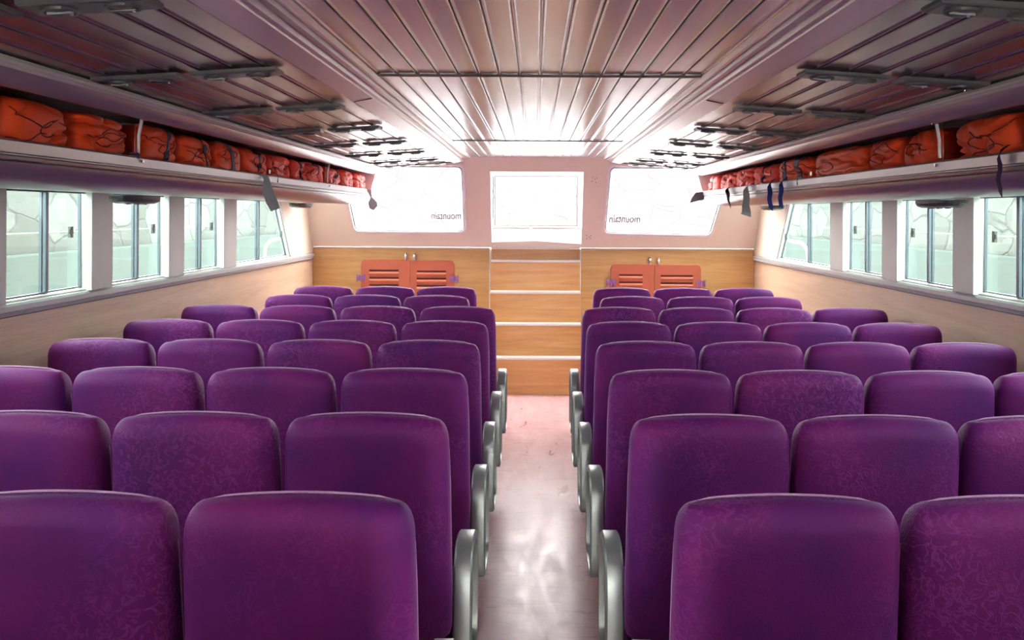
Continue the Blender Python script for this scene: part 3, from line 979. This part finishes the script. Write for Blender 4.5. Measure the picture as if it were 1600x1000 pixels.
def hang(s, y, width, z_end, mat, twist=0, zig=0, x=1.630, taper=1, ztop=2.055, name='strap'):
    """webbing that comes over the lip and hangs down its aisle face"""
    def add(t):
        bm = bmesh.new(); prev = None
        pts = [(1.70, ztop + .012), (1.652, ztop + .004), (x, ztop - .01)]
        n = 9
        for k in range(1, n + 1): pts.append((x - .004 - .004 * sin(k * 1.3), ztop - .01 + (z_end - ztop + .01) * k / n))
        for k, (px, pz) in enumerate(pts):
            u = k / (len(pts) - 1)
            w = width / 2 * (1 if taper == 1 else (1 + (taper - 1) * u)) * (1 - .35 * abs(sin(twist * u * pi)))
            dy = zig * sin(u * pi * 1.5)
            a = 1.25 * min(1, max(0, (k - 2) / 2.5))
            out = w * sin(a)
            ring = []
            for g in (-1, 1):
                q = Vector((s * (px - out) + g * w * sin(a), y + dy + g * w * cos(a), pz - (g * .012 if k == len(pts) - 1 else 0)))
                ring.append((bm.verts.new(q + Vector((-s * .0012, 0, 0))), bm.verts.new(q + Vector((s * .0012, 0, 0)))))
            if prev:
                a0, a1 = prev; b0, b1 = ring
                bm.faces.new((a0[0], a1[0], b1[0], b0[0])); bm.faces.new((a0[1], b0[1], b1[1], a1[1]))
                bm.faces.new((a0[0], b0[0], b0[1], a0[1])); bm.faces.new((a1[0], a1[1], b1[1], b1[0]))
            prev = ring
        place(finish(bm, name, mat), t)
    return add

def many(*fs):
    def g(t):
        for q in fs: q(t)
    return g

O = 'orange life jacket bundle on the '
JL = [
    (2.25, 2.68, 3, 0, None, 0, O + 'left rack, cut by the photo left edge'),
    (2.69, 3.10, 4, 0, None, 0, O + 'left rack, large one second from the left edge'),
    (3.11, 3.54, 14, 0, hang(-1, 3.45, .03, 2.03, M['navy']), 0, O + 'left rack, just before the first divider'),
    (3.60, 4.02, 6, 1, None, 0, O + 'left rack, just past the first clear divider'),
    (4.03, 4.44, 7, 1, None, 0, O + 'left rack, second one past the first divider'),
    (4.45, 4.88, 8, 1, hang(-1, 4.80, .0, 2.03, M['navy']), 0, O + 'left rack, third one past the first divider'),
    (4.89, 5.36, 9, 1, None, 0, O + 'left rack, in the middle above the hanging grey tag'),
    (5.37, 5.88, 10, 0, None, 1, O + 'left rack, first beyond the hanging grey tag'),
    (5.89, 6.30, 11, 1, None, 1, O + 'left rack, second beyond the hanging grey tag'),
    (6.31, 6.78, 12, 1, None, 1, O + 'left rack, pressed against near side of the far post'),
    (6.84, 7.40, 13, 1, None, 1, O + 'left rack, just beyond the far post'),
    (7.41, 7.95, 15, 0, None, 1, O + 'left rack, second last before the rack end'),
    (7.96, 8.44, 16, 0, None, 1, O + 'left rack, last one against the end panel'),
]
JR = [
    (2.25, 2.62, 21, 0, None, 0, O + 'right rack, cut by the photo right edge'),
    (2.63, 3.02, 22, 0, hang(1, 3.04, .022, 1.885, M['navy'], .3), 0, O + 'right rack, with a black strap hanging over the lip'),
    (3.03, 3.53, 23, 0, None, 0, O + 'right rack, on the near side of the white post'),
    (3.60, 3.98, 24, 0, None, 0, O + 'right rack, directly behind the white post'),
    (3.99, 4.42, 25, 0, None, 0, O + 'right rack, second beyond the white post'),
    (4.43, 5.30, 26, 0, None, 0, O + 'right rack, long one before the banded roll'),
    (5.31, 6.05, 27, 2, many(hang(1, 5.98, .040, 1.845, M['blue'], .2, .01), hang(1, 5.72, .040, 1.858, M['blue'], .3, -.01)), 0,
     'orange life jacket roll with two navy bands and blue straps, right rack'),
    (6.06, 6.72, 28, 1, hang(1, 6.60, .065, 1.80, M['greycloth'], .9, .03, taper=1.5), 1, 'orange life jacket with grey reflective strap hanging down, right rack'),
    (6.73, 7.30, 29, 0, hang(1, 7.28, .075, 1.87, M['darkgrey'], .5, .02, taper=.2), 1, 'orange life jacket with pointed dark strap hanging down, right rack'),
    (7.31, 7.90, 30, 0, None, 1, O + 'right rack, second last before the rack end'),
    (7.91, 8.44, 31, 1, None, 1, O + 'right rack, last one at the rack end'),
]
for s, J in ((-1, JL), (1, JR)):
    for a, b, seed, bands, strap, red, lab in J:
        if s < 0 and seed == 8: strap = None
        h = .190 + .008 * random.Random(seed).random()
        jacket(s, a, b, seed, None, lab, bands, strap, bool(red), h)

# grey reflective tags hanging off the left rack
def tag_obj(s, y, pts, label, mat):
    bm = bmesh.new()
    A = [bm.verts.new((s * x, y + dy, z)) for x, dy, z in pts]
    B = [bm.verts.new((s * x, y + dy + .003, z)) for x, dy, z in pts]
    bm.faces.new(A); bm.faces.new(B)
    n = len(pts)
    for i in range(n): bm.faces.new((A[i], A[(i + 1) % n], B[(i + 1) % n], B[i]))
    o = finish(bm, 'reflective_tag', mat, None)
    return tag(o, label, 'tag', 'cloth tags hanging from the left rack')
tag_obj(-1, 5.15, [(1.648, -.01, 2.037), (1.605, .0, 2.02), (1.575, .02, 1.92), (1.549, .05, 1.832), (1.598, .03, 1.812), (1.618, .0, 1.86), (1.637, -.02, 1.938), (1.628, -.02, 2.0)],
        'grey folded cloth tag hanging from the middle of the left rack', M['greycloth'])
tag_obj(-1, 8.35, [(1.648, -.01, 2.037), (1.60, .0, 2.03), (1.595, .0, 1.96), (1.545, .0, 1.91), (1.54, .0, 1.87), (1.575, .0, 1.83), (1.615, .0, 1.85), (1.628, .0, 1.90), (1.605, .0, 1.95)],
        'pale translucent grey cloth hanging at the far end of the left rack', M['greycloth'])
tag_obj(1, 8.52, [(1.56, -.04, 2.02), (1.66, .0, 2.03), (1.66, .06, 1.95), (1.60, .07, 1.94), (1.52, .05, 1.92), (1.53, .0, 1.97)],
        'dark grey cloth flap poking out at the far end of the right rack', M['stile'])['group'] = 'cloth flap at the right rack end'

# ------------------------------------------------------------------ outside: ground, quay walls, handrails
bm = bmesh.new(); box(bm, -30, 30, -20, 40, -.6, -.5)
struct(finish(bm, 'ground', M['bounce_ground']))
for s in (-1, 1):
    nm = 'left' if s < 0 else 'right'
    t = thing('quay_wall', 'pale rubble stone quay wall outside the %s side windows' % nm, 'stone wall', (s * 5.3, 6, -.5))
    bm = bmesh.new(); hexa(bm, [(s * 5.0, -6, -.5), (s * 5.9, -6, -.5), (s * 5.9, 22, -.5), (s * 5.0, 22, -.5),
                               (s * 5.0, -6, 1.38), (s * 5.9, -6, 1.38), (s * 5.9, 22, 1.38), (s * 5.0, 22, 1.38)])
    place(finish(bm, 'concrete_base', M['concrete'], bevel=.02), t)
    bm = bmesh.new()
    box(bm, *(sorted((s * 5.06, s * 5.8))), -6, 22, 1.381, 2.18)
    place(finish(bm, 'stone_face', M['stone']), t)
    bm = bmesh.new()
    pts = [(s * 3.0, y, 1.673) for y in (-1, 2, 5, 8, 9.0)]
    tube(bm, pts, .006, 8)
    for y in (1.2, 3.6, 6.0, 8.4): tube(bm, [(s * 3.0, y, 1.673), (s * 3.0, y, -.5)], .005, 6)
    tag(finish(bm, 'handrail', M['railm']), 'thin white handrail outside the %s side windows' % nm, 'handrail')
    bm = bmesh.new()
    tube(bm, [(s * 2.75, 8.75, -.5), (s * 2.75, 8.75, 1.40), (s * 2.75, 8.80, 1.47), (s * 2.74, 8.92, 1.515), (s * 2.70, 9.3, 1.535), (s * 2.6, 10.2, 1.56), (s * 2.4, 11, 1.56), (s * 2.3, 11.05, 1.5), (s*2.3, 11.05, -.5)], .016, 8)
    tag(finish(bm, 'bow_rail', M['white']), 'white curved bow rail beyond the last %s window' % nm, 'handrail')
t = thing('shore_wall', 'overexposed rubble stone wall ahead, beyond the front hatch', 'stone wall', (0, 26, -.5))
bm = bmesh.new(); box(bm, -14, 14, 26, 27, -.5, 3.5)
place(finish(bm, 'stone_face', M['stone_f']), t)
bm = bmesh.new(); box(bm, -14.1, 14.1, 25.95, 27.05, 3.501, 3.6)
place(finish(bm, 'coping', M['concrete']), t)
